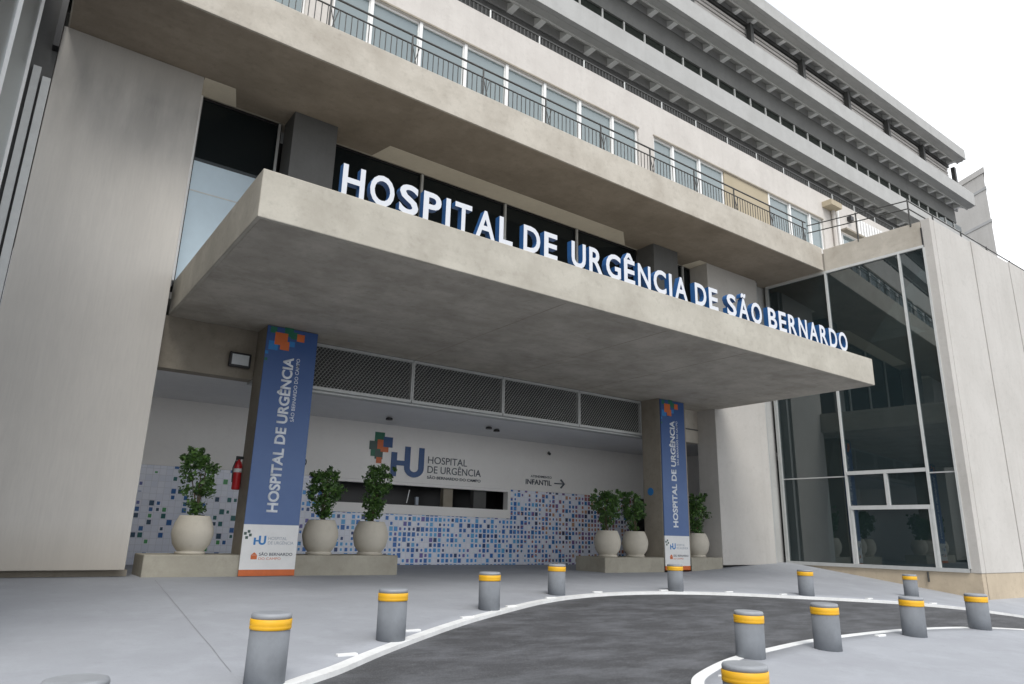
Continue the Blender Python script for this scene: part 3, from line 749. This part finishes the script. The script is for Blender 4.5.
def logo_hu(x0, x1, z0, z1, y, parent, t=.012, mat=None):
    """H and U sharing one stem"""
    mb = MB(); w_ = x1-x0; h = z1-z0; st = w_*.17
    mb.box(x0, x0+st, y-t, y, z0, z0+h*.78)
    xm = x0+w_*.40
    mb.box(x0+st, xm, y-t, y, z0+h*.36, z0+h*.52)
    # U as a swept outline
    xo0, xo1 = xm, x1; ro = (xo1-xo0)/2; ri = ro-st; cxx = (xo0+xo1)/2; zc = z0+ro*.85
    outer = [(xo0, z1)]+[(cxx-ro*math.cos(a), zc-ro*.85*math.sin(a)) for a in [math.pi*i/14 for i in range(15)]]+[(xo1, z1)]
    inner = [(xo1-st, z1)]+[(cxx+ri*math.cos(a), zc-ri*.85*math.sin(a)) for a in [math.pi*i/14 for i in range(15)]]+[(xo0+st, z1)]
    n = len(outer)
    inn = inner[::-1]
    for i in range(n-1):
        q = [outer[i], outer[i+1], inn[i+1], inn[i]]
        mb.prism(q, 'y', y-t*.97, y-.0005)
    return part(mb, 'initials', mat or M['logo_blue'], parent)
wl = empty('wall_logo', (11, YW-.02, 3.4), 'hospital logo with coloured squares and large blue HU above the service window', 'sign')
logo_mark(9.35, 3.55, .30, YW-.004, wl)
logo_hu(9.84, 11.0, 2.88, 3.82, YW-.004, wl)
text_obj('lettering', 'HOSPITAL', 11.14, 12.62, 3.36, YW-.016, .22, M['text_grey'], wl, .0)
text_obj('lettering', 'DE URGÊNCIA', 11.14, 13.18, 3.06, YW-.016, .22, M['text_grey'], wl, .0)
text_obj('lettering', 'SÃO BERNARDO DO CAMPO', 11.14, 13.18, 2.88, YW-.016, .085, M['text_grey'], wl, .02)
ws = empty('direction_sign', (15.8, YW-.02, 3.0), 'small grey wall lettering reading ATENDIMENTO INFANTIL with an arrow to the right', 'sign')
text_obj('lettering', 'ATENDIMENTO', 15.30, 16.25, 3.20, YW-.012, .075, M['text_grey'], ws, .02)
text_obj('lettering', 'INFANTIL', 15.08, 16.25, 2.95, YW-.012, .17, M['text_grey'], ws, .03)
ar = MB(); ar.box(16.38, 16.84, YW-.016, YW-.004, 3.025, 3.065)
for s_ in (1, -1): ar.prism([(16.88, 3.045), (16.70, 3.045+s_*.17), (16.65, 3.045+s_*.13), (16.80, 3.045)], 'y', YW-.018, YW-.0045)
part(ar, 'arrow', M['text_grey'], ws)
wo = empty('wall_letter', (7.1, YW-.02, 3.0), 'dark letter O painted on the white wall just right of the left banner', 'sign')
text_obj('letter', 'O', 7.0, 7.19, 2.98, YW-.012, .22, M['text_grey'], wo, .03)

# ------------------------------------------------------------------ banners
def banner(x0, x1, label):
    b_ = empty('banner', ((x0+x1)/2, YF-.05, .35), label, 'banner', 'tall blue banners on the porch columns')
    y = YF-.045; wd_ = x1-x0; z0, z1 = .30, 5.50; zw = 1.30
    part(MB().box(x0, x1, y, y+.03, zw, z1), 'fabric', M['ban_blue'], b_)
    part(MB().box(x0, x1, y, y+.03, z0+.12, zw-.0005), 'white_field', M['white'], b_)
    part(MB().box(x0, x1, y, y+.03, z0, z0+.1195), 'orange_hem', M['logo_orange'], b_)
    yt = y-.0015; t = .0012
    fx_ = lambda q: x0+q*wd_
    text_obj('title', 'HOSPITAL DE URGÊNCIA', 1.55, 4.86, fx_(.56), yt, .21, M['text_banner'], b_, .05, t, True)
    text_obj('subtitle', 'SÃO BERNARDO DO CAMPO', 3.46, 4.86, fx_(.69), yt, .075, M['text_banner'], b_, .01, t, True)
    for nm, mt, lst in (('orange_squares', M['logo_orange'], [(.28, 5.24, .28), (.36, 5.10, .20), (.66, 5.33, .17)]),
                        ('green_squares', M['logo_green'], [(.12, 5.42, .14), (.42, 5.42, .20), (.53, 5.36, .16), (.03, 4.75, .06)]),
                        ('blue_squares', M['logo_sky'], [(.14, 5.07, .20), (.50, 5.16, .12), (.03, 4.9, .07)])):
        for i, (qx, z_, s_) in enumerate(lst):
            mb = MB(); sq(mb, fx_(qx), z_, s_, yt-{'orange_squares': .002, 'green_squares': .0004, 'blue_squares': .0012}[nm]-i*.0002, t)
            part(mb, nm[:-1], mt, b_)
    lg = logo_hu(fx_(.20), fx_(.42), .90, 1.08, yt, b_, t, M['logo_sky'])
    mb = MB()
    for dx, dz in ((.04, 1.12), (.10, 1.16), (.13, 1.09), (.07, 1.04)): sq(mb, fx_(dx), dz, .055, yt, t)
    part(mb, 'emblem', M['logo_dark'], b_)
    text_obj('small_text', 'HOSPITAL', fx_(.46), fx_(.80), 1.0, yt, .06, M['text_pale'], b_, 0, t)
    text_obj('small_text', 'DE URGÊNCIA', fx_(.46), fx_(.93), .91, yt, .06, M['text_pale'], b_, 0, t)
    mb = MB(); mb.box(fx_(.18), fx_(.29), yt-t, yt, .62, .70); mb.prism([(fx_(.18), .705), (fx_(.29), .705), (fx_(.235), .755)], 'y', yt-t, yt)
    part(mb, 'crest', M['logo_orange'], b_)
    text_obj('small_text', 'SÃO BERNARDO', fx_(.32), fx_(.93), .69, yt, .055, M['text_grey'], b_, .02, t)
    text_obj('small_text', 'DO CAMPO', fx_(.32), fx_(.72), .61, yt, .045, M['logo_orange'], b_, 0, t)
    return b_
banner(4.27, 5.40, 'blue vertical banner on the left porch column beside the fire extinguisher')
banner(16.72, 17.84, 'blue vertical banner on the right porch column beside the pale panel wall')

# ------------------------------------------------------------------ planters' plinths
p1 = part(MB().box(2.53, 7.80, YF+.0, YF+1.0, -.2, .70), 'concrete_plinth', M['planter'], None, .02)
tag(p1, 'long low concrete plinth under three pots at the left banner', 'plinth', 'low concrete plinths')
p2 = part(MB().box(14.28, 19.48, YF+.0, YF+1.25, -.2, .665), 'concrete_plinth', M['planter'], None, .02)
tag(p2, 'long low concrete plinth under three pots at the right banner', 'plinth', 'low concrete plinths')

# ------------------------------------------------------------------ potted plants
def potted(x, y, z, pr, top, half, seed, label, lean=0, low=0):
    rnd = random.Random(seed)
    e = empty('potted_plant', (x, y, z), label, 'potted plant', 'potted bushes on the plinths')
    prof = [(.285, 0), (.29, .035), (.285, .05), (.25, .055), (.27, .075), (.355, .19), (.40, .38), (.395, .47), (.36, .60), (.31, .70), (.29, .74), (.26, .74), (.26, .68)]
    prof = [(a*pr/.4, b_) for a, b_ in prof]
    MB().lathe(prof, 40).build('pot', M['pot'], e)
    MB().lathe([(.01, 0), (.255*pr/.4, 0), (.255*pr/.4, .01), (.01, .02)], 24, 0, 0, .685).build('soil', M['soil'], e)
    H = top-z; tb = MB(); stems = []
    for k in range(5):
        a = rnd.uniform(0, 6.28); q = rnd.uniform(.2, .75)*half
        pts = [(rnd.uniform(-.04, .04), rnd.uniform(-.04, .04), .69), (q*.35*math.cos(a), q*.35*math.sin(a), .69+(H-.69)*.35), (q*math.cos(a)+lean*.5, q*math.sin(a), .69+(H-.69)*rnd.uniform(.65, .92))]
        for i in range(2): tb.bar(pts[i], pts[i+1], .014-.004*i, 6)
        stems.append(pts)
    tb.build('stem', M['bark'], e)
    lb = bmesh.new()
    clumps = []
    squash = rnd.uniform(.85, 1.15); skew = rnd.uniform(-.12, .12)
    for k in range(rnd.choice((62, 70, 78))):
        t = rnd.uniform(.02, .97); hh = .74+low+(H-.76-low)*t
        wfac = math.sqrt(max(.02, 1-((t-.62)/.40)**2)) if t > .3 else .2+.42*t/.3
        if t < .3 and rnd.random() < .5: continue
        a = rnd.uniform(0, 6.28); q = half*wfac*rnd.random()**.4*rnd.uniform(.75, 1.08)
        clumps.append((q*squash*math.cos(a)+(lean+skew)*t*t, q*math.sin(a), hh, rnd.uniform(.05, .12)))
    for k in range(9): a = rnd.uniform(0, 6.28); q = half*rnd.uniform(.2, 1.05); clumps.append((q*math.cos(a)+skew, q*math.sin(a), H+rnd.uniform(-.22, .07), .045))
    if lean: clumps += [(-half*1.2, 0, H*.86, .09), (-half*1.15, .02, H*.93, .06), (-half*1.0, 0, H*.76, .08)]
    for (qx, qy, qz, cr_) in clumps:
        for _ in range(32):
            d = Vector((rnd.gauss(0, 1), rnd.gauss(0, 1), rnd.gauss(0, 1))).normalized()*cr_*rnd.uniform(.4, 1.45)
            c = Vector((qx, qy, qz))+d
            if c.z < .74: continue
            ax = Vector((rnd.gauss(0, 1), rnd.gauss(0, 1), rnd.gauss(-.4, .7))).normalized(); sd = ax.orthogonal().normalized()
            sd.rotate(Matrix.Rotation(rnd.uniform(0, 6.28), 3, ax)); L = rnd.uniform(.06, .115); w_ = L*.26
            nn = ax.cross(sd)*L*.1
            v = [lb.verts.new(c-ax*L*.5), lb.verts.new(c+sd*w_+nn), lb.verts.new(c+ax*L*.5), lb.verts.new(c-sd*w_+nn)]
            lb.faces.new(v)
    mb = MB(); mb.bm.free(); mb.bm = lb
    me = bpy.data.meshes.new('foliage'); lb.to_mesh(me); lb.free(); me.materials.append(M['leaf'])
    o = bpy.data.objects.new('foliage', me); COL.objects.link(o); o.parent = e
    return e
yp = 15.42
potted(3.42, yp, .70, .39, 2.74, .34, 1, 'tallest potted bush in a round cement pot left of the left banner')
potted(6.07, yp, .70, .39, 2.52, .34, 2, 'potted bush in a round cement pot immediately right of the left banner')
potted(7.28, yp, .70, .40, 2.68, .38, 3, 'potted bush on the right end of the left plinth, in front of the tiled wall')
potted(14.78, yp, .665, .39, 2.50, .46, 4, 'potted bush with one stray shoot at the left end of the right plinth', .05)
potted(15.92, yp, .665, .39, 2.48, .42, 5, 'rounded potted bush next to the column left of the right banner')
potted(18.74, yp, .665, .40, 2.56, .40, 6, 'potted bush half hidden behind the right banner beside the pale wall')

# ------------------------------------------------------------------ fire extinguisher, floodlight, notice
fe = empty('fire_extinguisher', (4.2, 16.0, 1.9), 'red fire extinguisher hanging beside the left porch column', 'extinguisher')
ex, ey = 4.19, 15.62
part(MB().lathe([(.07, 0), (.085, .02), (.085, .50), (.06, .58), (.03, .61), (.03, .64)], 24, ex, ey, 2.0), 'cylinder', M['red'], fe)
part(MB().lathe([(.0865, .36), (.0865, .44)], 24, ex, ey, 2.0), 'band', M['white'], fe)
part(MB().box(ex-.06, ex+.09, ey-.02, ey+.02, 2.64, 2.70).box(ex-.03, ex+.03, ey-.025, ey+.025, 2.60, 2.66), 'valve', M['black'], fe)
part(MB().bar((ex-.05, ey-.02, 2.65), (ex-.11, ey-.03, 2.45), .012).bar((ex-.11, ey-.03, 2.45), (ex-.10, ey-.04, 2.15), .012), 'hose', M['black'], fe)
fl = empty('floodlight', (3.94, YB-.1, 4.8), 'square black framed floodlight fixed to the beam left of the left banner', 'lamp')
part(MB().box(3.72, 4.18, YB-.16, YB-.06, 4.62, 4.95), 'housing', M['black'], fl, .02)
part(MB().box(3.77, 4.13, YB-.168, YB-.158, 4.67, 4.90), 'lens', M['lamp_glass'], fl)
part(MB().box(3.88, 4.02, YB-.06, YB-.002, 4.72, 4.84), 'bracket', M['black'], fl)
nd = part(MB().lathe([(.12, 0), (.12, .01)], 24), 'notice_disc', M['logo_sky'], None)
nd.rotation_euler = (0, R(-90), 0); nd.location = (16.698, 15.45, 2.62)
tag(nd, 'small round blue notice stuck on the side of the right porch column', 'notice')
cm = empty('security_camera', (16.6, 15.5, 3.9), 'tiny dark security camera at the top of the pale inner wall by the right column', 'camera')
part(MB().bar((16.1, YW-.02, 4.1), (16.0, YW-.2, 4.05), .05), 'body', M['black'], cm)
part(MB().box(16.08, 16.14, YW-.03, YW-.001, 4.06, 4.16), 'mount', M['black'], cm)

# ------------------------------------------------------------------ bollards
BH = .55
def make_bollard():
    e = empty('bollard', (0, 0, 0), 'x', 'bollard', 'grey bollards with yellow bands along the driveway')
    MB().lathe([(.162, -.12), (.162, .42)], 40).build('shaft', M['bollard'], e)
    MB().lathe([(.1625, .42), (.168, .424), (.168, .447), (.1672, .449), (.1672, .453), (.168, .455), (.168, .50), (.163, .504)], 40).build('band', M['yellow'], e)
    MB().lathe([(.1676, .4485), (.1676, .4535)], 40).build('band_line', M['yellow_dk'], e)
    MB().lathe([(.1625, .503), (.164, .53), (.157, .545), (.14, .55)], 40).build('cap', M['bollard_cap'], e)
    return e
BL = [(2.20, 6.56, 'bollard on the near pavement left of the white kerb curve, below the left banner'),
      (4.12, 7.98, 'bollard second along the outer kerb from the left, left of the asphalt curve'),
      (6.76, 9.78, 'bollard third along the outer kerb, below the tiled wall'),
      (9.30, 11.15, 'bollard fourth along the outer kerb, in front of the far end of the tiled wall'),
      (12.72, 11.11, 'bollard standing directly in front of the right banner'),
      (15.66, 9.76, 'bollard standing in front of the tall glass side of the wing'),
      (20.21, 9.55, 'farthest bollard, below the stone base at the corner of the wing'),
      (7.70, 5.60, 'bollard on the island at the inner curve of the white kerb, second from near'),
      (9.25, 5.52, 'bollard on the island between the nearest pair and the two at the right'),
      (11.90, 5.65, 'bollard on the island standing in line in front of the farthest bollard'),
      (14.13, 5.60, 'bollard on the island farthest to the right'),
      (.57, 4.80, 'bollard cut by the bottom edge at the lower left, only its grey cap showing'),
      (4.80, 3.55, 'nearest island bollard, cut by the bottom edge of the photo')]
b0 = make_bollard()
for i, (x, y, lab) in enumerate(BL):
    b_ = b0 if i == 0 else copy_tree(b0)
    b_.location = (x, y, g(x, y)+(-.05 if i == 7 else 0)); b_['label'] = lab; b_.scale = (1.02, 1.02, .97) if i > 10 else (1.06, 1.06, 1.04); b_.rotation_euler = (random.uniform(-.012, .012), random.uniform(-.012, .012), random.uniform(0, 6))
# small white studs along the kerbs
ST = [(3.30, 7.35), (4.64, 8.41), (5.94, 9.15), (7.34, 9.97), (8.80, 10.72), (10.50, 11.27), (12.45, 11.22), (14.0, 10.66), (15.1, 10.0), (16.8, 8.9), (17.9, 8.0), (6.5, 5.02), (11.25, 5.85)]
SL = ['white stud by the outer kerb just right of the nearest full bollard',
      'white stud by the outer kerb just right of the second bollard from the left',
      'white stud by the outer kerb, midway between the second and third bollards from the left',
      'white stud by the outer kerb at the foot of the third bollard from the left',
      'white stud by the outer kerb at the foot of the fourth bollard from the left',
      'white stud by the outer kerb left of the bollard in front of the right banner',
      'white stud by the outer kerb touching the bollard in front of the right banner',
      'white stud by the outer kerb, between the right banner bollard and the wing bollard',
      'white stud by the outer kerb at the foot of the bollard before the glass wing',
      'white stud by the outer kerb, first one right of the bollard before the glass wing',
      'white stud by the outer kerb farthest right, near the farthest bollard',
      'white stud on the island beside the nearest island bollard',
      'white stud on the island between the two middle island bollards']
s0 = None
for i, (x, y) in enumerate(ST):
    if s0 is None:
        s0 = MB().box(-.11, .11, -.035, .035, -.01, .022).build('pavement_stud', M['kerb'], None, .008)
        tag(s0, 'x', 'stud', 'white studs beside the kerbs'); s_ = s0
    else:
        s_ = s0.copy(); COL.objects.link(s_)
    s_.location = (x, y, g(x, y)); s_.rotation_euler.z = random.uniform(-.15, .15)
    s_['label'] = SL[i]
for o in bpy.data.objects:
    if o.type == 'MESH' and o.name.startswith('pavement_stud'): pass
